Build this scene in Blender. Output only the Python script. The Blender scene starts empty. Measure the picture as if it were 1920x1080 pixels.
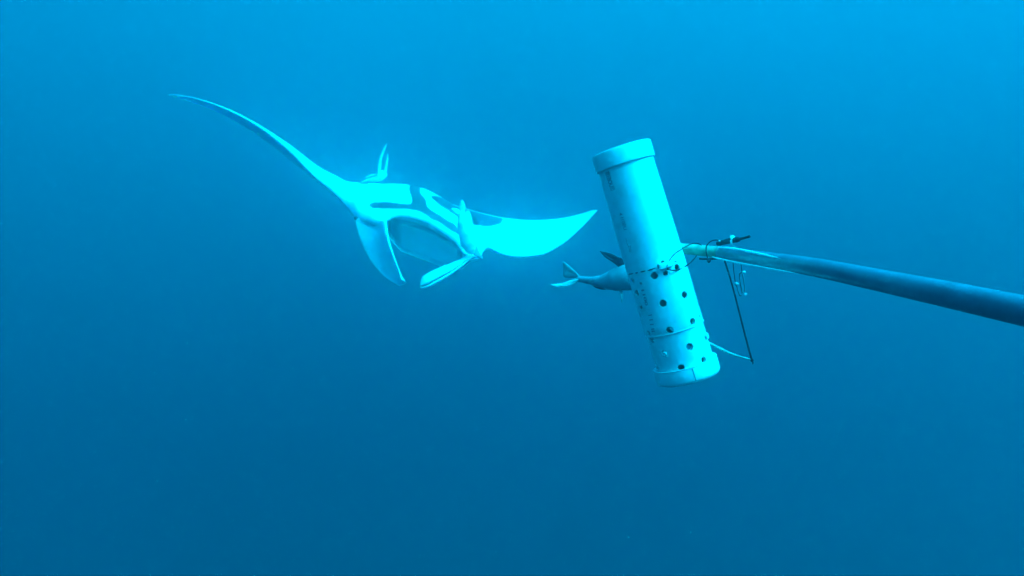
import bpy, bmesh, math, random
import numpy as np
from mathutils import Vector, Matrix
C = bpy.context.scene
COL = C.collection
R = math.radians
rnd = random.Random(7)

# ------------------------------------------------------------------ camera, world, sun, exposure
F = 1371.0                                     # focal length in photo pixels (1920 wide)
cam_d = bpy.data.cameras.new('camera'); cam = bpy.data.objects.new('camera', cam_d); COL.objects.link(cam)
cam_d.sensor_width = 36; cam_d.lens = 36 * F / 1920
cam_d.clip_start = 0.02; cam_d.clip_end = 500
cam.rotation_euler = (R(90), 0, 0)
C.camera = cam
def P(px, py, Y):                              # the point at depth Y seen at a photo pixel
    return Vector(((px - 960) / F * Y, Y, (540 - py) / F * Y))

SUN_EL, SUN_AZ = 50.0, 62.0                    # azimuth: to the right of the direction towards the camera
sd = Vector((math.sin(R(SUN_AZ)) * math.cos(R(SUN_EL)), -math.cos(R(SUN_AZ)) * math.cos(R(SUN_EL)), math.sin(R(SUN_EL))))
sun_d = bpy.data.lights.new('sun', 'SUN'); sun = bpy.data.objects.new('sun', sun_d); COL.objects.link(sun)
sun_d.energy = 5.0; sun_d.angle = R(50.0)       # the rippled surface spreads the disc
sun_d.color = (0.0, 0.64, 1.0)                 # red is gone at this depth
sun.rotation_euler = sd.to_track_quat('Z', 'Y').to_euler()

W = bpy.data.worlds.new("World"); C.world = W; W.use_nodes = True
nt = W.node_tree; nt.nodes.clear()
out = nt.nodes.new('ShaderNodeOutputWorld'); bg = nt.nodes.new('ShaderNodeBackground')
sky = nt.nodes.new('ShaderNodeTexSky'); sky.sky_type = 'NISHITA'; sky.sun_disc = False
sky.sun_elevation = R(SUN_EL); sky.sun_rotation = math.atan2(sd.x, sd.y)
mx = nt.nodes.new('ShaderNodeMixRGB'); mx.blend_type = 'MULTIPLY'; mx.inputs[0].default_value = 1
mx.inputs[2].default_value = (0.0, 0.58, .8, 1)   # skylight filtered by the water above
nt.links.new(sky.outputs[0], mx.inputs[1]); nt.links.new(mx.outputs[0], bg.inputs[0])
bg.inputs[1].default_value = 0.15
nt.links.new(bg.outputs[0], out.inputs[0])

C.view_settings.view_transform = 'Standard'; C.view_settings.look = 'None'
C.view_settings.exposure = 2.1; C.view_settings.gamma = 1.0; C.view_settings.use_curve_mapping = False
cy = C.cycles
cy.use_denoising = True
cy.max_bounces = 6; cy.diffuse_bounces = 3; cy.glossy_bounces = 3; cy.volume_bounces = 2
cy.caustics_reflective = False; cy.caustics_refractive = False

# ------------------------------------------------------------------ helpers
def mat(name, col, rough=0.5, var=0.12, scale=20, bump=0.0, bscale=60, spec=0.5, stain=None, stain_amt=0.0, stain_scale=6):
    m = bpy.data.materials.new(name); m.use_nodes = True
    n = m.node_tree.nodes; l = m.node_tree.links
    b = n['Principled BSDF']; b.inputs['Roughness'].default_value = rough
    b.inputs['Specular IOR Level'].default_value = spec
    tc = n.new('ShaderNodeTexCoord')
    no = n.new('ShaderNodeTexNoise'); no.inputs['Scale'].default_value = scale; no.inputs['Detail'].default_value = 6
    l.new(tc.outputs['Object'], no.inputs['Vector'])
    ra = n.new('ShaderNodeMapRange'); ra.inputs[1].default_value = .3; ra.inputs[2].default_value = .7
    ra.inputs[3].default_value = 1 - var; ra.inputs[4].default_value = 1 + var * .5
    l.new(no.outputs[0], ra.inputs[0])
    mu = n.new('ShaderNodeVectorMath'); mu.operation = 'SCALE'
    mu.inputs[0].default_value = col
    l.new(ra.outputs[0], mu.inputs['Scale'])
    last = mu.outputs[0]
    if stain:
        n2 = n.new('ShaderNodeTexNoise'); n2.inputs['Scale'].default_value = stain_scale; n2.inputs['Detail'].default_value = 8
        n2.inputs['Roughness'].default_value = .7
        l.new(tc.outputs['Object'], n2.inputs['Vector'])
        r2 = n.new('ShaderNodeMapRange'); r2.inputs[1].default_value = .52; r2.inputs[2].default_value = .72
        r2.inputs[4].default_value = stain_amt
        l.new(n2.outputs[0], r2.inputs[0])
        mi = n.new('ShaderNodeMixRGB'); l.new(r2.outputs[0], mi.inputs[0]); l.new(last, mi.inputs[1])
        mi.inputs[2].default_value = (*stain, 1); last = mi.outputs[0]
    l.new(last, b.inputs['Base Color'])
    m['_last'] = 1
    if bump:
        n3 = n.new('ShaderNodeTexNoise'); n3.inputs['Scale'].default_value = bscale; n3.inputs['Detail'].default_value = 5
        l.new(tc.outputs['Object'], n3.inputs['Vector'])
        bu = n.new('ShaderNodeBump'); bu.inputs['Strength'].default_value = bump; bu.inputs['Distance'].default_value = .004
        l.new(n3.outputs[0], bu.inputs['Height']); l.new(bu.outputs[0], b.inputs['Normal'])
    return m

def link_mesh(name, verts, faces, m, parent=None, smooth=True, inv=None):
    me = bpy.data.meshes.new(name)
    if inv is not None: verts = [inv @ Vector(v) for v in verts]
    me.from_pydata([tuple(v) for v in verts], [], faces); me.update()
    bm = bmesh.new(); bm.from_mesh(me); bmesh.ops.recalc_face_normals(bm, faces=bm.faces); bm.to_mesh(me); bm.free()
    if smooth: me.shade_smooth()
    if m: me.materials.append(m)
    o = bpy.data.objects.new(name, me); COL.objects.link(o)
    if parent: o.parent = parent
    return o

def empty(name, loc, label, cat, rot=None, group=None):
    o = bpy.data.objects.new(name, None); COL.objects.link(o); o.location = loc
    o.empty_display_size = .05
    if rot is not None: o.rotation_euler = rot
    o['label'] = label; o['category'] = cat
    if group: o['group'] = group
    return o
def tag(o, label, cat, group=None):
    o['label'] = label; o['category'] = cat
    if group: o['group'] = group
    return o
def inv_of(root): # inverse of an unparented root's matrix
    return (Matrix.LocRotScale(root.location, root.rotation_euler, None)).inverted()

def smooth_path(pts, rad, n=8):
    """Catmull-Rom through points with radii"""
    pts = [Vector(p) for p in pts]; k = len(pts)
    if k < 3: 
        return [pts[0].lerp(pts[-1], i / n) for i in range(n + 1)], [rad[0] + (rad[-1] - rad[0]) * i / n for i in range(n + 1)]
    P_, R_ = [], []
    for i in range(k - 1):
        p0 = pts[max(i - 1, 0)]; p1 = pts[i]; p2 = pts[i + 1]; p3 = pts[min(i + 2, k - 1)]
        for j in range(n):
            t = j / n
            P_.append(0.5 * ((2 * p1) + (p2 - p0) * t + (2 * p0 - 5 * p1 + 4 * p2 - p3) * t * t + (3 * p1 - p0 - 3 * p2 + p3) * t ** 3))
            s = t * t * (3 - 2 * t); R_.append(rad[i] * (1 - s) + rad[i + 1] * s)
    P_.append(pts[-1]); R_.append(rad[-1])
    return P_, R_

def tube_geo(pts, rad, n=6, seg=10):
    if not hasattr(rad, '__len__'): rad = [rad] * len(pts)
    pp, rr = smooth_path(pts, rad, n)
    V, Fc = [], []
    up = Vector((0.13, 0.2, 1))
    for i, p in enumerate(pp):
        t = (pp[min(i + 1, len(pp) - 1)] - pp[max(i - 1, 0)]).normalized()
        a = t.cross(up)
        if a.length < .05: a = t.cross(Vector((1, 0, 0)))
        a.normalize(); b = t.cross(a).normalized()
        for k in range(seg):
            w = 2 * math.pi * k / seg
            V.append(p + a * math.cos(w) * rr[i] + b * math.sin(w) * rr[i])
    m_ = len(pp)
    for i in range(m_ - 1):
        for k in range(seg):
            Fc.append((i * seg + k, i * seg + (k + 1) % seg, (i + 1) * seg + (k + 1) % seg, (i + 1) * seg + k))
    Fc.append(tuple(range(seg))); Fc.append(tuple((m_ - 1) * seg + k for k in range(seg)))
    return V, Fc
def tube(name, pts, rad, m, parent=None, n=6, seg=10, inv=None):
    V, Fc = tube_geo(pts, rad, n, seg)
    return link_mesh(name, V, Fc, m, parent, inv=inv)

def fin(name, outline, thick, m, parent=None, inv=None, bend=0.0):
    """a blade with a closed outline: thick in the middle, thin at its rim"""
    pts = [Vector(p) for p in outline]
    pp, _ = smooth_path(pts + [pts[0]], [0] * (len(pts) + 1), 5); pp = pp[:-1]
    c = sum(pp, Vector()) / len(pp)
    nrm = Vector()
    for i in range(len(pp)): nrm += (pp[i] - c).cross(pp[(i + 1) % len(pp)] - c)
    nrm.normalize()
    V, Fc = [], []; n = len(pp)
    rings = [(1, 0.0), (.93, .45), (.6, .9), (.25, 1)]
    for s in (1, -1):
        base = len(V)
        for q, h in rings:
            for p in pp: V.append(c.lerp(p, q) + nrm * (s * h * thick + bend * (1 - q * q)))
        V.append(c + nrm * (s * thick + bend))
        for r_ in range(len(rings) - 1):
            for k in range(n):
                a = base + r_ * n + k; b = base + r_ * n + (k + 1) % n
                Fc.append((a, b, b + n, a + n))
        cc = len(V) - 1
        for k in range(n): Fc.append((base + 3 * n + k, base + 3 * n + (k + 1) % n, cc))
    o = link_mesh(name, V, Fc, m, parent, inv=inv)
    bm = bmesh.new(); bm.from_mesh(o.data); bmesh.ops.remove_doubles(bm, verts=bm.verts, dist=1e-5)
    bmesh.ops.recalc_face_normals(bm, faces=bm.faces); bm.to_mesh(o.data); bm.free()
    return o

def fish_body(name, st, m, parent, inv, n=8, seg=28):
    """st: list of (px, ytop, ybottom, Y, half width m) or (centre Vector, half height m, half width m, up Vector)"""
    cs, hh, ww, uu = [], [], [], []
    for s in st: cs.append(s[0]); hh.append(s[1]); ww.append(s[2])
    pp, h = smooth_path(cs, hh, n); _, w = smooth_path(cs, ww, n)
    V, Fc = [], []
    view = Vector((0, 1, 0))
    for i, p in enumerate(pp):
        t = (pp[min(i + 1, len(pp) - 1)] - pp[max(i - 1, 0)]).normalized()
        side = (view - t * view.dot(t)).normalized(); up = t.cross(side).normalized()
        for k in range(seg):
            a = 2 * math.pi * k / seg
            V.append(p + up * math.sin(a) * h[i] + side * math.cos(a) * w[i])
    k_ = len(pp)
    for i in range(k_ - 1):
        for k in range(seg):
            Fc.append((i * seg + k, i * seg + (k + 1) % seg, (i + 1) * seg + (k + 1) % seg, (i + 1) * seg + k))
    Fc.append(tuple(range(seg))); Fc.append(tuple((k_ - 1) * seg + k for k in range(seg)))
    return link_mesh(name, V, Fc, m, parent, inv=inv)

# ------------------------------------------------------------------ the open water all round, and its haze
# the water seen in the distance: brighter towards the surface and the sun; open above, where daylight comes in
DOME_R = 60.0
EXPK = 0.205     # the picture is exposed 2.1 stops up
def build_water():
    V, Fc = [], []
    nu, nv = 96, 60
    top = math.sin(R(33))
    zs = [-1 + (top + 1) * j / nv for j in range(nv + 1)]
    for z in zs[1:]:
        r_ = math.sqrt(max(0, 1 - z * z))
        for i in range(nu):
            a = 2 * math.pi * i / nu
            V.append((DOME_R * r_ * math.cos(a), DOME_R * r_ * math.sin(a), DOME_R * z))
    for j in range(nv - 1):
        for i in range(nu):
            Fc.append((j * nu + i, j * nu + (i + 1) % nu, (j + 1) * nu + (i + 1) % nu, (j + 1) * nu + i))
    V.append((0, 0, -DOME_R)); 
    for i in range(nu): Fc.append((i, (i + 1) % nu, len(V) - 1))
    m = bpy.data.materials.new('open_water'); m.use_nodes = True
    n = m.node_tree.nodes; l = m.node_tree.links; n.clear()
    o_ = n.new('ShaderNodeOutputMaterial'); e = n.new('ShaderNodeEmission'); l.new(e.outputs[0], o_.inputs[0])
    tc = n.new('ShaderNodeTexCoord')
    nm = n.new('ShaderNodeVectorMath'); nm.operation = 'NORMALIZE'; l.new(tc.outputs['Object'], nm.inputs[0])
    sx = n.new('ShaderNodeSeparateXYZ'); l.new(nm.outputs[0], sx.inputs[0])
    mr = n.new('ShaderNodeMapRange'); mr.inputs[1].default_value = -1; mr.inputs[2].default_value = 1
    l.new(sx.outputs['Z'], mr.inputs[0])
    cr = n.new('ShaderNodeValToRGB'); l.new(mr.outputs[0], cr.inputs[0])
    cr.color_ramp.interpolation = 'B_SPLINE'
    stops = WATER
    el = cr.color_ramp.elements
    while len(el) < len(stops): el.new(.5)
    for k, (z, g, b) in enumerate(stops):
        el[k].position = (z + 1) / 2; el[k].color = (0, g * EXPK * .95, b * EXPK * WB, 1)
    # lateral: brighter towards the sun's side
    sc = n.new('ShaderNodeMath'); sc.operation = 'MULTIPLY_ADD'; l.new(sx.outputs['X'], sc.inputs[0])
    sc.inputs[1].default_value = 0.06; sc.inputs[2].default_value = 1.0
    # slow drifting unevenness of the water
    no = n.new('ShaderNodeTexNoise'); no.inputs['Scale'].default_value = 2.6; no.inputs['Detail'].default_value = 3
    l.new(nm.outputs[0], no.inputs['Vector'])
    r3 = n.new('ShaderNodeMapRange'); r3.inputs[1].default_value = .3; r3.inputs[2].default_value = .7
    r3.inputs[3].default_value = .95; r3.inputs[4].default_value = 1.05
    l.new(no.outputs[0], r3.inputs[0])
    mm = n.new('ShaderNodeMath'); mm.operation = 'MULTIPLY'; l.new(sc.outputs[0], mm.inputs[0]); l.new(r3.outputs[0], mm.inputs[1])
    l.new(cr.outputs[0], e.inputs[0]); l.new(mm.outputs[0], e.inputs[1])
    o = link_mesh('water', V, Fc, m); o['kind'] = 'structure'
    return o
#         z      G      B
WB = .97
WATER = [(-1.0, .075, .178),
         (-.50, .118, .268),
         (-.36, .137, .300),
         (-.20, .128, .310),
         (-.04, .180, .415),
         (.10,  .245, .535),
         (.24,  .345, .745),
         (.37,  .460, .930),
         (.55,  .580, 1.05)]
build_water()

def build_haze():
    x0, x1, y0, y1, z0, z1 = -8, 8, -3, 11, -6, 6
    V = [(x, y, z) for x in (x0, x1) for y in (y0, y1) for z in (z0, z1)]
    Fc = [(0, 1, 3, 2), (4, 6, 7, 5), (0, 4, 5, 1), (2, 3, 7, 6), (0, 2, 6, 4), (1, 5, 7, 3)]
    m = bpy.data.materials.new('suspended_silt'); m.use_nodes = True
    n = m.node_tree.nodes; l = m.node_tree.links; n.clear()
    o_ = n.new('ShaderNodeOutputMaterial'); v = n.new('ShaderNodeVolumePrincipled')
    v.inputs['Color'].default_value = (.2, .82, .90, 1)
    v.inputs['Density'].default_value = HAZE
    v.inputs['Anisotropy'].default_value = 0.92
    l.new(v.outputs[0], o_.inputs['Volume'])
    o = link_mesh('haze', V, Fc, m, smooth=False); o['kind'] = 'stuff'
HAZE = 0.09
build_haze()

# ------------------------------------------------------------------ materials
M_white = mat('white_pvc', (.80, .80, .78), .38, .08, 14, .05, 90, .5, stain=(.45, .50, .42), stain_amt=.6, stain_scale=17)
M_cap = mat('cap_pvc', (.78, .79, .77), .42, .08, 20, .05, 90, .5, stain=(.42, .48, .40), stain_amt=.45, stain_scale=16)
M_print = mat('faded_print', (.28, .32, .36), .6, .35, 160)
M_pole = mat('grey_pole', (.13, .155, .20), .3, .2, 30, .06, 200, .4, stain=(.17, .21, .26), stain_amt=.4, stain_scale=22)
M_stub = mat('pole_stub', (.22, .30, .22), .5, .25, 50, .08, 150, .3, stain=(.12, .17, .12), stain_amt=.5, stain_scale=40)
M_dark = mat('black_cord', (.03, .03, .04), .7, .3, 200, .2, 600, .2)
M_rod = mat('black_plastic', (.03, .03, .035), .5, .3, 80, .05, 200, .3)
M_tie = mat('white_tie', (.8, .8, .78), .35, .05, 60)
M_rope = mat('pale_rope', (.45, .46, .42), .8, .3, 120, .3, 500, .1)
M_wire = mat('steel_wire', (.12, .13, .15), .4, .2, 100)
M_tip = mat('bright_ferrule', (.85, .85, .85), .25, .05, 60)
M_remora = mat('remora_skin', (.78, .80, .80), .45, .25, 18, .1, 80)
M_fish = mat('fish_skin', (.27, .29, .32), .4, .3, 16, .1, 120, .6, stain=(.2, .21, .23), stain_amt=.6, stain_scale=9)
M_fishfin = mat('fish_dark_fin', (.025, .03, .045), .6, .3, 50, .2, 200, .1)
M_tailfin = mat('fish_tail_fin', (.32, .34, .34), .5, .3, 60, .3, 120, .3)
M_eye = mat('eye', (.02, .02, .02), .2, .1, 60)

# manta skin: the white / charcoal pattern is carried by the mesh attribute 'shade_of_skin'
def manta_mat():
    m = mat('manta_skin', (.8, .8, .8), .55, .07, 3, .12, 40, .35)
    n = m.node_tree.nodes; l = m.node_tree.links; b = n['Principled BSDF']
    src = b.inputs['Base Color'].links[0].from_socket
    at = n.new('ShaderNodeAttribute'); at.attribute_name = 'skin_tone'
    tc = n.new('ShaderNodeTexCoord'); no = n.new('ShaderNodeTexNoise'); no.inputs['Scale'].default_value = 14
    no.inputs['Detail'].default_value = 6; l.new(tc.outputs['Object'], no.inputs['Vector'])
    ad = n.new('ShaderNodeMath'); ad.operation = 'MULTIPLY_ADD'; l.new(no.outputs[0], ad.inputs[0]); ad.inputs[1].default_value = .25
    sb = n.new('ShaderNodeMath'); sb.operation = 'SUBTRACT'; l.new(at.outputs['Fac'], sb.inputs[0]); sb.inputs[1].default_value = .125
    l.new(sb.outputs[0], ad.inputs[2])
    cr = n.new('ShaderNodeMapRange'); cr.interpolation_type = 'SMOOTHSTEP'
    cr.inputs[1].default_value = .32; cr.inputs[2].default_value = .68
    l.new(ad.outputs[0], cr.inputs[0])
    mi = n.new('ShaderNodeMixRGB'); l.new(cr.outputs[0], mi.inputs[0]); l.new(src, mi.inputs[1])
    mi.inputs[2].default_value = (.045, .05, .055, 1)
    b.inputs['Subsurface Weight'].default_value = .35; b.inputs['Subsurface Radius'].default_value = (.02, .6, 1.0); b.inputs['Subsurface Scale'].default_value = .06
    l.new(mi.outputs[0], b.inputs['Base Color'])
    return m
M_manta = manta_mat()

# ------------------------------------------------------------------ the manta ray
manta = empty('manta_ray', P(790, 400, 6.6), 'large white and grey manta ray gliding head-on with open mouth and raised wings', 'manta ray')
MI = inv_of(manta)
#      leading edge        trailing edge     up   low  gap  cav
ST = [((312,177,7.45), (318,178,7.50), .003,.003, 0, 0),
      ((345,180,7.35), (350,188,7.62), .010,.008, 0, 0),
      ((400,195,7.20), (404,209,7.80), .018,.014, 0, 0),
      ((470,228,7.00), (470,245,7.90), .030,.022, 0, 0),
      ((540,280,6.75), (535,291,7.90), .062,.034, 0, 0),
      ((590,331,6.55), (583,328,7.85), .10,.020, 0, 0),
      ((628,363,6.40), (612,343,7.75), .13, .025, 0, 0),
      ((655,393,6.25), (640,343,7.7), .14, .03, 0, 0),
      ((668,410,6.10), (668,343,7.7), .15, .04, 0, 0),
      ((692,417,6.00), (695,344,7.7), .15, .05, 0, 0),
      ((714,422,5.95), (714,345,7.7), .15, .07, .03, .02),
      ((731,412,5.95), (727,346,7.72), .15, .07, .16, .2),
      ((750,406,5.95), (742,347,7.75), .15, .03, .28, .12),
      ((790,414,5.95), (776,352,7.8), .16, .03, .31, .12),
      ((830,437,5.93), (810,368,7.75), .16, .03, .28, .12),
      ((857,459,5.92), (836,380,7.7), .15, .04, .20, .10),
      ((868,476,5.92), (852,385,7.6), .13, .11, .10, .15),
      ((884,482,5.92), (862,388,7.55), .12, .09, .02, .02),
      ((901,484,5.95), (870,390,7.5), .10, .07, 0, 0),
      ((905,470,5.98), (876,392,7.5), .10, .07, 0, 0),
      ((915,464,6.00), (884,394,7.45), .09, .06, 0, 0),
      ((935,474,6.00), (903,400,7.4), .08, .05, 0, 0),
      ((970,482,6.00), (940,408,7.2), .065,.045, 0, 0),
      ((1010,479,6.00), (985,414,7.0), .05, .04, 0, 0),
      ((1050,460,6.02), (1035,412,6.8), .035,.028, 0, 0),
      ((1085,431,6.08), (1072,406,6.6), .02, .016, 0, 0),
      ((1108,408,6.12), (1100,398,6.35), .010,.008, 0, 0),
      ((1121,393,6.15), (1119,391,6.22), .003,.003, 0, 0)]
def pchip(x, y, xi):
    x = np.array(x, float); y = np.array(y, float); h = np.diff(x); d = np.diff(y) / h
    m = np.zeros_like(y); m[0] = d[0]; m[-1] = d[-1]
    for i in range(1, len(x) - 1):
        if d[i - 1] * d[i] > 0:
            w1 = 2 * h[i] + h[i - 1]; w2 = h[i] + 2 * h[i - 1]
            m[i] = (w1 + w2) / (w1 / d[i - 1] + w2 / d[i])
    k = np.clip(np.searchsorted(x, xi, side='right') - 1, 0, len(x) - 2)
    t = (xi - x[k]) / h[k]
    return ((2*t**3 - 3*t**2 + 1) * y[k] + (t**3 - 2*t**2 + t) * h[k] * m[k] + (-2*t**3 + 3*t**2) * y[k+1] + (t**3 - t**2) * h[k] * m[k+1])
def inside(poly, x, y):
    c = False; n = len(poly); j = n - 1
    for i in range(n):
        xi, yi = poly[i]; xj, yj = poly[j]
        if (yi > y) != (yj > y) and x < (xj - xi) * (y - yi) / (yj - yi) + xi: c = not c
        j = i
    return c
T_MARK = [(687,385),(700,379),(720,378),(745,381),(770,383),(773,375),(768,360),(765,330),(792,330),(787,361),(800,377),(800,387),(815,399),(834,410),(852,420),(858,428),(866,443),(857,439),(843,430),(825,418),(806,408),(791,398),(765,392),(730,391),(700,391)]
BACK = [(805,368),(822,383),(845,398),(862,409),(885,421),(915,425),(938,420),(944,411),(930,400),(880,388),(850,378),(815,366)]
SMUDGE = [(668,336),(674,345),(690,346),(698,338)]
EDGE = [(905,484),(880,478),(876,470),(900,466)]
def naca(t): return 10 * (.2969 * np.sqrt(t) - .126 * t - .3516 * t**2 + .2843 * t**3 - .1015 * t**4)
def build_manta():
    le = np.array([P(*s[0]) for s in ST]); te = np.array([P(*s[1]) for s in ST])
    px = np.array([s[0][:2] for s in ST], float)
    u = np.concatenate([[0], np.cumsum(np.hypot(*np.diff(px, axis=0).T))])
    NS = 520
    ui = np.linspace(0, u[-1], NS)
    LE = np.stack([pchip(u, le[:, k], ui) for k in range(3)], 1)
    TE = np.stack([pchip(u, te[:, k], ui) for k in range(3)], 1)
    up, lo, gap, cav = [np.clip(pchip(u, [s[k] for s in ST], ui), 0, None) for k in (2, 3, 4, 5)]
    def sm(a, w):
        k = np.hanning(w + 2)[1:-1]; k /= k.sum()
        pad = np.pad(a, ((w // 2, w // 2), (0, 0)), mode='edge')
        return np.stack([np.convolve(pad[:, c], k, mode='valid') for c in range(a.shape[1])], 1)
    LE = sm(LE, 13); TE = sm(TE, 61)[:NS]
    mid = sm((LE + TE) / 2, 91)
    span = np.gradient(mid, axis=0); span /= np.linalg.norm(span, axis=1)[:, None]
    verts = []; sect = []
    tu = (1 - np.cos(np.linspace(0, math.pi, 72))) / 2
    tl = (1 - np.cos(np.linspace(0, math.pi, 40))) / 2
    for i in range(NS):
        c = TE[i] - LE[i]; L = np.linalg.norm(c); cd = c / L
        n = np.cross(span[i], cd); n /= np.linalg.norm(n)
        pts = []; tag_ = []
        for t in tu[::-1]:
            pts.append(LE[i] + c * t + n * up[i] * naca(t)); tag_.append(('u', t))
        gv = np.array([0.0, .52, -1.0]) * gap[i]
        g = gap[i] > 1e-3
        for q in np.linspace(0, 1, 12)[1:]:
            pts.append(LE[i] + cd * cav[i] * q + gv * .06 * math.sin(q * 3.1) if g else LE[i]); tag_.append(('c', q))
        for q in np.linspace(0, 1, 26)[1:-1]:
            crease = .10 * math.exp(-((q - .24) / .04) ** 2)
            pts.append(LE[i] + cd * (cav[i] * (1 + .5 * math.sin(math.pi * q)) + crease * min(1, cav[i] / .1)) + gv * q if g else LE[i]); tag_.append(('w', q))
        for q in np.linspace(1, 0, 12)[:-1]:
            pts.append(LE[i] + cd * cav[i] * q + gv if g else LE[i]); tag_.append(('c', q))
        for t in tl[:-1]:
            pts.append(LE[i] + c * t + gv * (1 - t) ** 1.5 - n * lo[i] * naca(t)); tag_.append(('l', t))
        verts += pts; sect = tag_
    K = len(sect)
    V = np.array(verts)
    faces = []
    for i in range(NS - 1):
        for k in range(K):
            k2 = (k + 1) % K
            faces.append((i * K + k, i * K + k2, (i + 1) * K + k2, (i + 1) * K + k))
    faces.append(tuple(range(K))); faces.append(tuple((NS - 1) * K + k for k in range(K)))
    tone = np.zeros(len(V)); cavs = cav
    X = V[:, 0] / V[:, 1] * F + 960; Yp = 540 - V[:, 2] / V[:, 1] * F
    for i in range(NS):
        for k in range(K):
            a = i * K + k; kind, t = sect[k]
            x, y = X[a], Yp[a]
            if kind == 'u':
                if t > .002 and (inside(T_MARK, x, y) or inside(SMUDGE, x, y)): tone[a] = 1
                if .1 < t < .95 and inside(BACK, x, y): tone[a] = 1
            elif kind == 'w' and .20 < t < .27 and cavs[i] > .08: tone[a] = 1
    T = tone.reshape(NS, K)
    for _ in range(4):   # soften
        T = (T + np.roll(T, 1, 0) + np.roll(T, -1, 0) + np.roll(T, 1, 1) + np.roll(T, -1, 1)) / 5
    me = bpy.data.meshes.new('body')
    me.from_pydata([tuple(MI @ Vector(v)) for v in V], [], faces); me.update()
    at = me.attributes.new('skin_tone', 'FLOAT', 'POINT'); at.data.foreach_set('value', T.ravel().astype(np.float32))
    bm = bmesh.new(); bm.from_mesh(me)
    bmesh.ops.remove_doubles(bm, verts=bm.verts, dist=2e-4)
    bmesh.ops.recalc_face_normals(bm, faces=bm.faces); bm.to_mesh(me); bm.free()
    me.shade_smooth(); me.materials.append(M_manta)
    o = bpy.data.objects.new('body', me); COL.objects.link(o); o.parent = manta
    return o
build_manta()

# left-hand head fin: a broad lobe hanging open, its thick rim towards us
def head_lobe():
    rim = [(724,414,5.88),(727,440,5.80),(733,465,5.74),(741,488,5.70),(748,508,5.68),(752,524,5.68)]
    back = [(664,408,6.08),(675,447,6.02),(688,477,5.98),(705,502,5.90),(724,521,5.82),(748,536,5.72)]
    a, _ = smooth_path([P(*p) for p in rim], [0] * 6, 6); b, _ = smooth_path([P(*p) for p in back], [0] * 6, 6)
    n = len(a); K = 14
    V, Fc = [], []
    for i in range(n):
        s = i / (n - 1); fade = math.sqrt(max(.02, 1 - s ** 5))
        c = b[i] - a[i]; nn = c.cross(Vector((0, 0, 1))).normalized()
        if nn.y > 0: nn = -nn
        loop = []
        ts = [(1 - math.cos(math.pi * k / K)) / 2 for k in range(K + 1)]
        rr_ = .019 * (1 - .72 * s)
        prof = lambda t: (rr_ * math.sqrt(min(1, t / .06)) if t < .06 else rr_ * (1 - (t - .06) / .94) ** 1.6 + .003 * (1 - t) ** .3)
        for t in ts: loop.append(a[i] + c * t + nn * prof(t) * fade + nn * (-.05 * math.sin(math.pi * t)))
        for t in ts[::-1][1:-1]: loop.append(a[i] + c * t - nn * prof(t) * fade + nn * (-.05 * math.sin(math.pi * t)))
        V += loop; L = len(loop)
    for i in range(n - 1):
        for k in range(L):
            Fc.append((i * L + k, i * L + (k + 1) % L, (i + 1) * L + (k + 1) % L, (i + 1) * L + k))
    Fc.append(tuple(range(L))); Fc.append(tuple((n - 1) * L + k for k in range(L)))
    o = link_mesh('cephalic_fin', V, Fc, M_manta, manta, inv=MI)
    o['label'] = 'broad head fin hanging open with a bright front rim'
head_lobe()
# right-hand head fin: rolled up lengthwise, so that its edge leaves a dark groove
def rolled_lobe():
    cl = [(890,474,5.90,.020),(873,486,5.82,.026),(854,498,5.76,.040),(834,509,5.71,.054),(815,519,5.68,.060),(801,527,5.67,.060),(793,532,5.67,.042),(788,535,5.68,.012)]
    pp, w = smooth_path([P(*c[:3]) for c in cl], [c[3] for c in cl], 6)
    prof = [(1,.75),(.78,.2),(.35,-.4),(-.1,-.9),(-.28,-1.0),(-.37,-.75),(-.40,.0),(-.49,.05),(-.54,-.5),(-.62,-1.2),(-.75,-1.4),(-.9,-1.25),(-.98,-.6),(-.9,.3)]; K = len(prof)
    V, Fc = [], []
    view = Vector((0, 1, 0))
    for i, p in enumerate(pp):
        t = (pp[min(i + 1, len(pp) - 1)] - pp[max(i - 1, 0)]).normalized()
        side = (view - t * view.dot(t)).normalized(); up = side.cross(t).normalized()
        if up.z < 0: up = -up
        for (a, b) in prof: V.append(p + up * a * w[i] + side * b * w[i])
        V.append(p + up * -.5 * w[i] + side * .85 * w[i]); V.append(p + up * .4 * w[i] + side * .95 * w[i])
    L = K + 2
    for i in range(len(pp) - 1):
        for k in range(L):
            Fc.append((i * L + k, i * L + (k + 1) % L, (i + 1) * L + (k + 1) % L, (i + 1) * L + k))
    Fc.append(tuple(range(L))); Fc.append(tuple((len(pp) - 1) * L + k for k in range(L)))
    o = link_mesh('cephalic_fin', V, Fc, M_manta, manta, inv=MI)
    sub = o.modifiers.new('smooth', 'SUBSURF'); sub.levels = 2; sub.render_levels = 2
    o['label'] = 'head fin rolled lengthwise into a bright horn'
rolled_lobe()
def ball(name, c, r_, m, parent, inv, sc=(1, 1, 1)):
    V, Fc = [], []
    nu, nv = 16, 10
    for j in range(1, nv):
        th = math.pi * j / nv
        for i in range(nu):
            a = 2 * math.pi * i / nu
            V.append(Vector(c) + Vector((math.sin(th) * math.cos(a) * sc[0], math.sin(th) * math.sin(a) * sc[1], math.cos(th) * sc[2])) * r_)
    for j in range(nv - 2):
        for i in range(nu): Fc.append((j * nu + i, j * nu + (i + 1) % nu, (j + 1) * nu + (i + 1) % nu, (j + 1) * nu + i))
    V.append(Vector(c) + Vector((0, 0, r_ * sc[2]))); V.append(Vector(c) - Vector((0, 0, r_ * sc[2])))
    for i in range(nu):
        Fc.append((i, (i + 1) % nu, len(V) - 2)); Fc.append(((nv - 2) * nu + i, (nv - 2) * nu + (i + 1) % nu, len(V) - 1))
    return link_mesh(name, V, Fc, m, parent, inv=inv)
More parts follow.
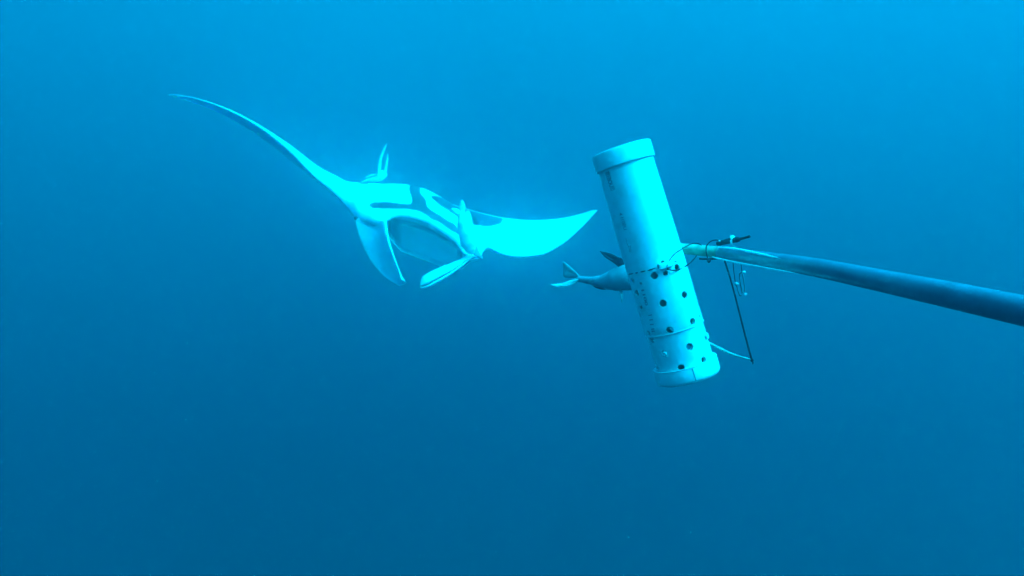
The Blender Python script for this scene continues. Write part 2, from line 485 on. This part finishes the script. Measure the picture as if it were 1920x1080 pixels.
ball('eye', P(667, 409, 6.07), .016, M_eye, manta, MI)
# the whip tail trails away behind the body
tube('tail', [P(786, 358, 7.75), P(790, 362, 8.2), P(800, 368, 8.8), P(812, 372, 9.4)], [.035, .022, .013, .004], M_manta, manta, inv=MI)

# ------------------------------------------------------------------ remora on the manta's cheek
rem = empty('remora', P(874, 430, 5.78), 'pale remora clinging head-down to the cheek of the manta above its rolled head fin', 'remora')
RI = inv_of(rem)
k6 = 5.80 / F
fish_body('body', [(P(866,397,5.82), 5*k6, .014), (P(867,407,5.81), 9*k6, .025), (P(870,422,5.80), 13*k6, .038), (P(875,440,5.79), 15*k6, .045),
                   (P(879,456,5.79), 16*k6, .045), (P(882,468,5.79), 10*k6, .035), (P(884,474,5.79), 6*k6, .02), (P(884.5,477,5.79), .6*k6, .004)], M_remora, rem, RI)
fin('caudal_fin', [P(863,398,5.82), P(861,388,5.82), P(863,379,5.82), P(866,374,5.82), P(871,382,5.82), P(873,392,5.82), P(869,399,5.82)], .007, M_remora, rem, RI)
fin('caudal_fin', [P(864,400,5.82), P(857,402,5.80), P(849,397,5.79), P(846,391,5.79), P(853,390,5.80), P(862,394,5.82)], .007, M_remora, rem, RI)
fin('dorsal_fin', [P(874,396,5.81), P(880,396,5.82), P(885,412,5.83), P(887,430,5.83), P(881,428,5.81), P(876,412,5.81)], .006, M_remora, rem, RI)
fin('pectoral_fin', [P(888,452,5.80), P(894,458,5.79), P(899,470,5.79), P(906,486,5.80), P(897,483,5.80), P(888,477,5.80), P(886,464,5.80)], .006, M_remora, rem, RI)

# ------------------------------------------------------------------ remora on the manta's back, tail upright
rm2 = empty('remora', P(708, 334, 7.5), 'small remora on the far side of the manta with its forked tail standing up', 'remora')
R2 = inv_of(rm2)
k7 = 7.5 / F
fish_body('body', [(P(720,330,7.45), 5*k7, .02), (P(713,333,7.5), 6*k7, .03), (P(702,337,7.53), 5.5*k7, .035), (P(690,340,7.55), 5*k7, .035), (P(680,343,7.57), 3*k7, .02), (P(676,344,7.58), .6*k7, .004)], M_remora, rm2, R2)
fin('pectoral_fin', [P(702,329,7.48), P(706,326,7.47), P(695,327,7.46), P(684,333,7.46), P(690,332,7.46)], .006, M_remora, rm2, R2)
fin('caudal_fin', [P(708,326,7.44), P(709,310,7.44), P(713,292,7.44), P(719,278,7.44), P(726,268,7.44), P(722,278,7.44), P(717,294,7.44), P(714,312,7.44), P(713,326,7.44)], .008, M_remora, rm2, R2)
fin('caudal_fin', [P(719,326,7.43), P(722,310,7.43), P(725,296,7.43), P(727,287,7.43), P(728,298,7.43), P(726,312,7.43), P(724,326,7.43)], .008, M_remora, rm2, R2)
fin('caudal_fin', [P(707,328,7.44), P(712,320,7.44), P(720,320,7.44), P(726,327,7.44), P(722,333,7.44), P(710,333,7.44)], .010, M_remora, rm2, R2)

# ------------------------------------------------------------------ fish half hidden behind the canister
fs = empty('fish', P(1180, 520, 2.42), 'slender fish with forked tail swimming half hidden behind the white canister', 'fish')
FI = inv_of(fs)
rows = [(1081,520,528,2.56,.006),(1088,518,529,2.55,.009),(1106,519,533,2.51,.014),(1124,517,539,2.48,.022),(1142,510,544,2.46,.030),(1157,502,546,2.44,.036),
        (1176,493,545,2.43,.042),(1200,486,540,2.43,.045),(1225,484,530,2.44,.042),(1245,486,520,2.45,.032),(1258,492,511,2.46,.018),(1263,498,504,2.47,.004)]
fish_body('body', [(P(x, (a + b) / 2, Y), (b - a) / 2 * Y / F, w) for x, a, b, Y, w in rows], M_fish, fs, FI)
fin('caudal_fin', [P(1090,522,2.55), P(1078,508,2.56), P(1067,498,2.58), P(1056,491,2.60), P(1056,505,2.60), P(1057,519,2.59), P(1072,521,2.57)], .004, M_tailfin, fs, FI)
fin('caudal_fin', [P(1088,523,2.55), P(1078,523,2.54), P(1062,528,2.52), P(1046,532,2.50), P(1030,533,2.49), P(1042,537,2.49), P(1060,537.5,2.51), P(1078,532,2.54)], .004, M_tailfin, fs, FI)
fin('dorsal_fin', [P(1124,470.5,2.40), P(1142,474,2.40), P(1156,480,2.40), P(1169,487,2.41), P(1174,500,2.42), P(1168,506,2.43), P(1158,499,2.42), P(1146,490,2.41), P(1134,482,2.40)], .004, M_fishfin, fs, FI)
fin('pelvic_fin', [P(1161,543,2.43), P(1168,544,2.43), P(1168,556,2.42), P(1166,568,2.42), P(1163,557,2.42)], .003, M_tailfin, fs, FI)
fin('anal_fin', [P(1108,530,2.50), P(1125,537,2.48), P(1140,542,2.46), P(1128,543,2.47), P(1114,538,2.49)], .003, M_fishfin, fs, FI)

# ------------------------------------------------------------------ the perforated bait canister
top = P(1164, 279, 1.485); bot = P(1292, 708, 1.505)
ax = (top - bot).normalized(); LEN = (top - bot).length
side = ax.cross(Vector((0, -1, 0))).normalized(); fr = side.cross(ax).normalized()     # local x: right, y: away, z: up the axis
if side.x < 0: side = -side
fr = ax.cross(side).normalized()
rotm = Matrix((side, fr, ax)).transposed()
can = empty('bait_canister', bot, 'white perforated plastic pipe canister with end caps held out on the grey pole', 'bait canister', rot=rotm.to_euler())
CI = inv_of(can); CW = CI.inverted()
Z_SPLIT = LEN - .383
def rad_at(z):
    t = min(1, max(0, (LEN - z) / .24)); return .0562 + (.0602 - .0562) * t
def lathe(name, prof, m, parent, seg=96):
    V, Fc = [], []
    n = len(prof)
    for r_, z in prof:
        for k in range(seg):
            a = 2 * math.pi * k / seg; V.append((r_ * math.cos(a), r_ * math.sin(a), z))
    for i in range(n - 1):
        for k in range(seg): Fc.append((i * seg + k, i * seg + (k + 1) % seg, (i + 1) * seg + (k + 1) % seg, (i + 1) * seg + k))
    if prof[0] == prof[-1]:
        pass
    else:
        Fc.append(tuple(range(seg))); Fc.append(tuple((n - 1) * seg + k for k in range(seg)))
    o = link_mesh(name, V, Fc, m, parent, smooth=True)
    bm = bmesh.new(); bm.from_mesh(o.data); bmesh.ops.remove_doubles(bm, verts=bm.verts, dist=1e-6)
    bmesh.ops.recalc_face_normals(bm, faces=bm.faces)
    for e in bm.edges:
        if len(e.link_faces) == 2 and e.calc_face_angle() > R(28): e.smooth = False
    bm.to_mesh(o.data); bm.free()
    return o
def on_pipe(px, py, extra=0.0, zmode=None):
    """where the ray through a photo pixel meets the pipe, in the canister's own frame"""
    o = CI @ Vector((0, 0, 0)); d = (CI.to_3x3() @ P(px, py, 1)).normalized()
    r_ = .058
    for _ in range(4):
        A = d.x**2 + d.y**2; B = 2 * (o.x * d.x + o.y * d.y); Cc = o.x**2 + o.y**2 - (r_ + extra)**2
        D = max(0, B * B - 4 * A * Cc); t = (-B - math.sqrt(D)) / (2 * A)
        p = o + d * t; r_ = rad_at(p.z)
    return p
WT = .005
zc = LEN - .034
up_prof = [(rad_at(z), z) for z in np.linspace(Z_SPLIT + .002, LEN - .02, 30)]
up_prof = [(rad_at(Z_SPLIT) - .001, Z_SPLIT)] + up_prof
up_prof = up_prof + [(r_ - WT, z) for r_, z in up_prof[::-1]]; up_prof.append(up_prof[0])
pipe = lathe('pipe', up_prof, M_white, can)
rl = .0584
lo_prof = [(rl, .008), (rl, Z_SPLIT + .02), (rl - .0045, Z_SPLIT + .02), (rl - .0045, .008), (rl, .008)]
# keep the sleeve clear of the outer pipe's inner wall
pin = rad_at(Z_SPLIT) - WT - .0008
lo_prof = [(rl, .008), (rl, Z_SPLIT - .0006), (pin, Z_SPLIT - .0002), (pin, Z_SPLIT + .025), (pin - .004, Z_SPLIT + .025), (pin - .004, .008), (rl, .008)]
lower = lathe('lower_pipe', lo_prof, M_white, can)
# holes drilled right through both pipes
HOLES = [(1227,517,6.8),(1243,569,6.8),(1256,619,6.8),(1277,690,6.6),(1294,650,6.6),(1284,552.5,6.6),(1299,602,6.3),(1321,674,6.3),(1243,492,4.2),(1270,501,6.6),
         (1186,526,5.5),(1202,577,5.5),(1216,625,5.5),(1232,692,5.5),(1245,664,6.4),(1201.5,531,3.0),(1248,512,5.0)]
cutV, cutF = [], []
def cutter(p, rr_):
    n = Vector((p.x, p.y, 0)).normalized(); a = Vector((0, 0, 1)); b = n.cross(a)
    base = len(cutV); K = 20
    for s in (-.012, .010):
        for k in range(K):
            w = 2 * math.pi * k / K
            cutV.append(Vector((p.x, p.y, p.z)) + n * s + a * math.cos(w) * rr_ + b * math.sin(w) * rr_)
    for k in range(K): cutF.append((base + k, base + (k + 1) % K, base + K + (k + 1) % K, base + K + k))
    cutF.append(tuple(base + k for k in range(K))[::-1]); cutF.append(tuple(base + K + k for k in range(K)))
for x, y, r_ in HOLES: cutter(on_pipe(x, y), r_ * 1.47 / F)
for j, z in enumerate((.05, .10, .15, .20, .25)):      # the same pattern goes on round the back
    for k in range(4):
        a = R(60 + 40 * k + (20 if j % 2 else 0)); cutter(Vector((.059 * math.cos(a), .059 * math.sin(a), z)), .0072)
cm = bpy.data.meshes.new('cut'); cm.from_pydata([tuple(v) for v in cutV], [], cutF)
bm = bmesh.new(); bm.from_mesh(cm); bmesh.ops.recalc_face_normals(bm, faces=bm.faces); bm.to_mesh(cm); bm.free()
cut = bpy.data.objects.new('cut', cm); COL.objects.link(cut); cut.parent = can
bpy.context.view_layer.update()
for o in (pipe, lower):
    md = o.modifiers.new('holes', 'BOOLEAN'); md.operation = 'DIFFERENCE'; md.object = cut; md.solver = 'EXACT'
    bpy.context.view_layer.update()
    ev = o.evaluated_get(bpy.context.evaluated_depsgraph_get())
    me = bpy.data.meshes.new_from_object(ev)
    o.modifiers.clear(); o.data = me
    bm = bmesh.new(); bm.from_mesh(me)
    for f in bm.faces: f.smooth = True
    for e in bm.edges:
        e.smooth = not (len(e.link_faces) == 2 and e.calc_face_angle(0) > R(28))
    bm.to_mesh(me); bm.free()
bpy.data.objects.remove(cut)
# caps
rc = .0612
capt = lathe('top_cap', [(.001, LEN + .0015), (rc - .004, LEN + .001), (rc - .001, LEN), (rc, LEN - .002), (rc, LEN - .0325), (rc - .0008, LEN - .0340), (rad_at(LEN) + .0006, LEN - .0340),
               (rad_at(LEN) + .0006, LEN - .003), (.001, LEN - .003)], M_cap, can)
rb = .0655
capb = lathe('bottom_cap', [(.001, -.002), (rb - .012, -.002), (rb - .004, .0005), (rb - .001, .004), (rb, .008), (rb, .030), (rb - .0012, .0325), (rb - .0035, .0330), (rl + .001, .0318),
               (rl + .001, .005), (.001, .005)], M_cap, can)
# bright rolled lip of the bottom cap
def ring(name, rr_, z, t, m, parent, a0=0, a1=360, seg=96, n=8):
    V, Fc = [], []
    full = abs(a1 - a0) >= 359; ns = seg if full else max(8, int(seg * abs(a1 - a0) / 360))
    for i in range(ns + (0 if full else 1)):
        a = R(a0 + (a1 - a0) * i / ns)
        for k in range(n):
            w = 2 * math.pi * k / n
            q = rr_ + t * math.cos(w); V.append((q * math.cos(a), q * math.sin(a), z + t * math.sin(w)))
    cnt = ns if full else ns + 1
    for i in range(ns):
        for k in range(n):
            Fc.append((i * n + k, i * n + (k + 1) % n, ((i + 1) % cnt) * n + (k + 1) % n, ((i + 1) % cnt) * n + k))
    if not full: Fc.append(tuple(range(n))); Fc.append(tuple((cnt - 1) * n + k for k in range(n)))
    return link_mesh(name, V, Fc, m, parent)
ring('cap_lip', rb - .0006, .0325, .0012, M_tie, can)
ring('pipe_lip', rad_at(Z_SPLIT) + .0002, Z_SPLIT + .001, .0010, M_tie, can)
# seam in the bottom cap
s0 = on_pipe(1301, 701, .0058); s1 = on_pipe(1307, 719, .0058)
def seam(p0, p1, w=.0009):
    a = math.atan2(p0.y, p0.x); b = math.atan2(p1.y, p1.x)
    V, Fc = tube_geo([Vector(((rb + .0002) * math.cos(a), (rb + .0002) * math.sin(a), .031)), Vector(((rb + .0002) * math.cos(b), (rb + .0002) * math.sin(b), .006))], w, 4, 8)
    return link_mesh('seam', V, Fc, M_print, can)
seam(s0, s1)
# bolt heads
def knob(px, py, r_, h, name='bolt', m=M_tie):
    p = on_pipe(px, py); n = Vector((p.x, p.y, 0)).normalized(); a = Vector((0, 0, 1)); b = n.cross(a)
    V, Fc = [], []; K = 18
    prof = [(1, -.002), (1, h * .6), (.8, h), (.45, h), (.4, h * .6), (0.02, h * .6)]
    for q, hh in prof:
        for k in range(K):
            w = 2 * math.pi * k / K; V.append(Vector((p.x, p.y, p.z)) + n * hh + (a * math.cos(w) + b * math.sin(w)) * r_ * q)
    for i in range(len(prof) - 1):
        for k in range(K): Fc.append((i * K + k, i * K + (k + 1) % K, (i + 1) * K + (k + 1) % K, (i + 1) * K + k))
    Fc.append(tuple((len(prof) - 1) * K + k for k in range(K)))
    return link_mesh(name, V, Fc, m, can)
knob(1246, 664, .0050, .002, 'bolt', M_cap)
knob(1324.5, 630, .0070, .0035); knob(1311.5, 592, .0035, .003)
# strap bracket in the middle
def block(px0, py0, px1, py1, name, depth, m):
    p0 = on_pipe(px0, py0); p1 = on_pipe(px1, py1)
    a0 = math.atan2(p0.y, p0.x); a1 = math.atan2(p1.y, p1.x)
    z0, z1 = sorted((p0.z, p1.z)); N = 8
    V, Fc = [], []
    for j in range(N + 1):
        a = a0 + (a1 - a0) * j / N
        rr0 = rad_at(z0)
        for (dr, z) in ((-.001, z0), (depth * .85, z0), (depth, z0 + .0012), (depth, z1 - .0012), (depth * .8, z1), (-.001, z1)):
            V.append(((rr0 + dr) * math.cos(a), (rr0 + dr) * math.sin(a), z))
    for j in range(N):
        for k in range(6): Fc.append((j * 6 + k, j * 6 + (k + 1) % 6, (j + 1) * 6 + (k + 1) % 6, (j + 1) * 6 + k))
    Fc.append(tuple(range(6))); Fc.append(tuple(N * 6 + k for k in range(6)))
    return link_mesh(name, V, Fc, m, can, smooth=False)
block(1235, 495, 1261, 498, 'strap_bracket', .010, M_tie)
# the strap shows as dark dashes round the pipe
for (x0, y0, x1, y1) in ((1179,514,1187,513),(1191,512,1196,511),(1201,510,1210,508),(1214.5,507.5,1229,502.5),(1254,494.5,1270,489),(1275.5,486.5,1278,484.5)):
    A = on_pipe(x0, y0, .0003); B = on_pipe(x1, y1, .0003)
    pts = []
    for j in range(5):
        t = j / 4; a = math.atan2(A.y, A.x) * (1 - t) + math.atan2(B.y, B.x) * t; z = A.z + (B.z - A.z) * t; q = rad_at(z) + .0003
        pts.append(Vector((q * math.cos(a), q * math.sin(a), z)))
    tube('strap', pts, [.0006, .0011, .0012, .0011, .0006], M_dark, can, 3, 8)
p = on_pipe(1233, 496, .0005); q = on_pipe(1234.5, 503.5, .0005)
tube('strap', [p, q], .0007, M_dark, can, 3, 8)

# faded printing down the pipe (illegible in the photo: strokes of the same sizes)
def print_run(text, px0, py0, px1, py1, height, bold=0.0, mirror=False):
    cu = bpy.data.curves.new('t', 'FONT'); cu.body = text; cu.size = 1; cu.offset = bold; cu.fill_mode = 'FRONT'
    ob = bpy.data.objects.new('t', cu); COL.objects.link(ob); bpy.context.view_layer.update()
    me = bpy.data.meshes.new_from_object(ob.evaluated_get(bpy.context.evaluated_depsgraph_get()))
    bpy.data.objects.remove(ob)
    bm = bmesh.new(); bm.from_mesh(me)
    xs = [v.co.x for v in bm.verts]; x0, x1 = min(xs), max(xs); ys = [v.co.y for v in bm.verts]; y0, y1 = min(ys), max(ys)
    A = on_pipe(px0, py0); B = on_pipe(px1, py1)
    aA, aB = math.atan2(A.y, A.x), math.atan2(B.y, B.x)
    for v in bm.verts:
        t = (v.co.x - x0) / (x1 - x0); s = (v.co.y - y0) / (y1 - y0) - .5
        z = A.z + (B.z - A.z) * t; q = rad_at(z) + .0004
        a = aA + (aB - aA) * t + s * height / q
        v.co = Vector((q * math.cos(a), q * math.sin(a), z))
    bm.to_mesh(me); bm.free(); me.materials.clear(); me.materials.append(M_print)
    me.name = 'printing'
    o = bpy.data.objects.new('printing', me); COL.objects.link(o); o.parent = can
    return o
print_run('\u25A0EBOUI0', 1138, 322, 1149.5, 357, .0125, .03)
print_run('4 I100U', 1163.5, 399, 1173, 431, .0085, .01)
print_run('1100', 1205, 543, 1213, 573, .0075, .03)
print_run('I I I II', 1219, 590, 1225, 622, .0095, .01)
for pts in ([(1173.5,447),(1176,457),(1179,463),(1181,473)],[(1178,463),(1182,461)],[(1182.3,460),(1183,473)]):
    tube('printing', [on_pipe(x, y, .0001) for x, y in pts], .0006, M_print, can, 3, 6)

# ------------------------------------------------------------------ the pole
pole = empty('pole', P(1350, 474, 1.5), 'long grey pole reaching in from the right edge to hold the white canister', 'pole')
PI_ = inv_of(pole)
cl = [(1343,473,1.52),(1350,474,1.50),(1430,486,1.245),(1525,501,1.04),(1640,524,.876),(1780,553,.72),(1920,583,.62),(2150,632,.50),(2420,690,.42)]
RP = .0131
tube('shaft', [P(*c) for c in cl], RP, M_pole, pole, 8, 40, inv=PI_)
tube('inner_tube', [P(1266,465,1.520), P(1300,468,1.515), P(1349,473.5,1.50)], [.0112, .0113, .0116], M_stub, pole, 6, 32, inv=PI_)
tube('collar', [P(1344,473,1.503), P(1353,474.6,1.49)], [.0128, .0136], M_stub, pole, 3, 32, inv=PI_)
def pole_c(x):
    xs = [c[0] for c in cl]; y = pchip(xs, [c[1] for c in cl], np.array([x]))[0]; iy = pchip(xs, [1 / c[2] for c in cl], np.array([x]))[0]
    return P(x, y, 1 / iy)
def glint_strip(path, out=1.0):  # pale raised strip standing in for the bright gloss along the pole's edge
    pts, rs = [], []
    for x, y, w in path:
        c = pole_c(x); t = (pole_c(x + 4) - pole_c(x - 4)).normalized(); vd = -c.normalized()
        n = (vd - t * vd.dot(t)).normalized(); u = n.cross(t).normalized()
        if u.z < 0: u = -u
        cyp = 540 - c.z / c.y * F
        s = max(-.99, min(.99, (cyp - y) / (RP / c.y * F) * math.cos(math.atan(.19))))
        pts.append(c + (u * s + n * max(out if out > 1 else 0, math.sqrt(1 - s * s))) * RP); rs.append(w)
    return tube('glint_strip', pts, rs, M_tie, pole, 6, 8, inv=PI_)
glint_strip([(1353,465,.0018),(1370,466.5,.0030),(1395,470,.0028),(1425,476,.0024),(1450,481,.0018),(1478,487.5,.0003)])
glint_strip([(1353,484.5,.0015),(1375,489.5,.0016),(1405,496,.0016),(1450,505,.0014),(1490,513,.0011),(1526,519.5,.0002)], 1.35)  # lower glint, pushed out from the shaft so that sun reaches it

# ------------------------------------------------------------------ cords, rods and hooks at the joint
def cord(name, px, rad, m, label, cat='cord', n=6):
    pts = [P(*p) for p in px]
    o = tube(name, [p - pts[0] for p in pts], rad, m, None, n, 10); o.location = pts[0]
    return tag(o, label, cat)
cord('lashing_cord', [(1250,500,1.425),(1253,493,1.428),(1258,484,1.43),(1266,475,1.44),(1278,467,1.46),(1290,460,1.48),(1300,456.5,1.49),(1310,457,1.50),(1317,462,1.51),(1318,472,1.515)],
     .0011, M_dark, 'thin dark cord arching from the canister bracket up over the greenish end of the pole')
cord('lashing_cord', [(1251,504,1.424),(1260,506.5,1.43),(1270,506.5,1.44),(1280,502,1.455),(1290,496,1.47),(1299,488,1.48),(1306,479.5,1.487)],
     .0015, M_dark, 'dark cord sagging from the canister bracket and rising to the underside of the pole')
cord('tether_cord', [(1352,451,1.46),(1341,450,1.465),(1332,453,1.47),(1325.5,460,1.475),(1324,468,1.478),(1325,477,1.482),(1328,488,1.49)],
     .0012, M_dark, 'thin black cord looping from the black rod down across the end of the pole')
# rod on top
rd = empty('clip_rod', P(1366, 452, 1.46), 'black rod with tapering tip tied on top of the pole joint by a white tie', 'rod')
DI = inv_of(rd)
tube('grip', [P(1344,457,1.47), P(1352,455.5,1.465), P(1366,452,1.455), P(1380,449.5,1.445), P(1387,449,1.44)], [.0040,.0054,.0056,.0058,.0040], M_rod, rd, 6, 16, inv=DI)
tube('tip', [P(1385,448.5,1.44), P(1396,446,1.43), P(1406,443,1.42)], [.0030,.0026,.0028], M_rod, rd, 4, 12, inv=DI)
tube('tie', [P(1369,446,1.448), P(1373,443.5,1.447), P(1377,446,1.446)], [.0020,.0030,.0022], M_tie, rd, 4, 10, inv=DI)
tube('tie', [P(1372,444,1.445), P(1371,453,1.443), P(1372.5,461,1.452)], [.0028,.0022,.0014], M_tie, rd, 4, 10, inv=DI)
tube('tie', [P(1374,461,1.452), P(1378,462.5,1.448), P(1382,463,1.445)], [.0012,.0012,.0007], M_tie, rd, 4, 8, inv=DI)
ball('rivet', P(1349, 451.6, 1.456), .0019, M_tip, rd, DI, (1.3, 1, .9))
r2 = empty('clip_rod', P(1330, 485, 1.488), 'short black rod with a knot tied under the greenish end of the pole', 'rod')
D2 = inv_of(r2)
tube('shaft', [P(1311,485,1.492), P(1325,485.5,1.49), P(1338,485,1.487), P(1349,483.5,1.482)], [.0020,.0023,.0024,.0022], M_rod, r2, 5, 10, inv=D2)
ball('knot', P(1329, 488, 1.485), .0042, M_dark, r2, D2, (1, 1, 1.3))

cord('bungee_cord', [(1357,483,1.49),(1364,505,1.485),(1373,535,1.48),(1386,585,1.478),(1398,632,1.478),(1409,673,1.48)],
     [.0019,.0019,.0018,.0019,.0020,.0022], M_dark, 'long dark taut cord hanging from the pole joint to the knot at lower right', 'cord')
kn = empty('knot', P(1410, 676, 1.48), 'dark knot where the taut dark cord meets the pale rope', 'knot')
KI = inv_of(kn)
ball('wrap', P(1410, 675, 1.48), .0034, M_dark, kn, KI, (1, 1, 1.2)); tube('loose_end', [P(1410,677,1.48), P(1412,680,1.478), P(1411,683,1.477)], [.0016,.0014,.001], M_dark, kn, 4, 8, inv=KI)
cord('pale_rope', [(1322,640,1.49),(1334,645.5,1.49),(1350,653.5,1.488),(1370,663,1.484),(1390,669.5,1.481),(1408,674,1.48)],
     [.0028,.0027,.0026,.0023,.0018,.0016], M_rope, 'pale rope running from the lower side of the canister to the dark knot', 'rope')
hk = empty('wire_hook', P(1385, 520, 1.47), 'bent wire hooks with bright tips dangling on two thin lines under the pole', 'hook')
HI = inv_of(hk)
tube('line', [P(1374,486,1.475), P(1375.5,505,1.472), P(1378.5,528,1.47)], .0009, M_dark, hk, 4, 6, inv=HI)
tube('line', [P(1388.5,489,1.46), P(1390,500,1.465), P(1391,511,1.47)], .0006, M_dark, hk, 4, 6, inv=HI)
tube('hook', [P(1394,510.5,1.47), P(1389,511.5,1.47), P(1386.5,515,1.47), P(1388,530,1.47), P(1390.5,543,1.47), P(1392,550,1.47)], .0015, M_wire, hk, 5, 8, inv=HI)
tube('hook', [P(1391.5,513,1.472), P(1394,525,1.472), P(1396,540,1.472), P(1395,550,1.47), P(1398,552,1.468)], .0011, M_wire, hk, 5, 8, inv=HI)
tube('hook', [P(1378,533,1.47), P(1381,536,1.469), P(1384,546,1.469), P(1387,554,1.47), P(1390,554,1.471)], .0014, M_wire, hk, 5, 8, inv=HI)
tube('ferrule', [P(1392,511,1.466), P(1397.5,510,1.465)], [.0021,.0026], M_tip, hk, 3, 8, inv=HI)
tube('ferrule', [P(1379,531,1.466), P(1385,533,1.466)], [.0026,.0015], M_tip, hk, 3, 8, inv=HI)
tube('ferrule', [P(1396.5,553,1.466), P(1400,550,1.465)], [.0026,.0019], M_tip, hk, 3, 8, inv=HI)

# ------------------------------------------------------------------ drifting specks
V, Fc = [], []
def speck(c, s):
    b = len(V)
    d = [Vector((rnd.gauss(0, 1), rnd.gauss(0, 1), rnd.gauss(0, 1))).normalized() * s * rnd.uniform(.5, 1.2) for _ in range(4)]
    for q in d: V.append(c + q)
    Fc.extend([(b, b + 1, b + 2), (b, b + 2, b + 3), (b, b + 3, b + 1), (b + 1, b + 3, b + 2)])
for x, y in ((890,107),(735,106),(158,490),(590,389),(578,384),(1180,777),(480,900),(657,635),(548,690),(1475,560),(1640,300),(330,640),(1010,860)):
    Y = rnd.uniform(1.6, 2.6); speck(P(x, y, Y), Y * rnd.uniform(1.2, 2.2) / F)
for _ in range(90):
    Y = rnd.uniform(1.5, 5); speck(P(rnd.uniform(-300, 2220), rnd.uniform(-200, 1280), Y), Y * rnd.uniform(1.0, 1.9) / F)
for _ in range(750):
    Y = rnd.uniform(1.2, 7) ; speck(P(rnd.uniform(-300, 2220), rnd.uniform(-200, 1280), Y), Y * rnd.uniform(.4, 1.1) / F)
M_speck = mat('plankton', (.6, .65, .65), .9, .2, 30)
o = link_mesh('plankton_specks', V, Fc, M_speck, smooth=False); o['kind'] = 'stuff'
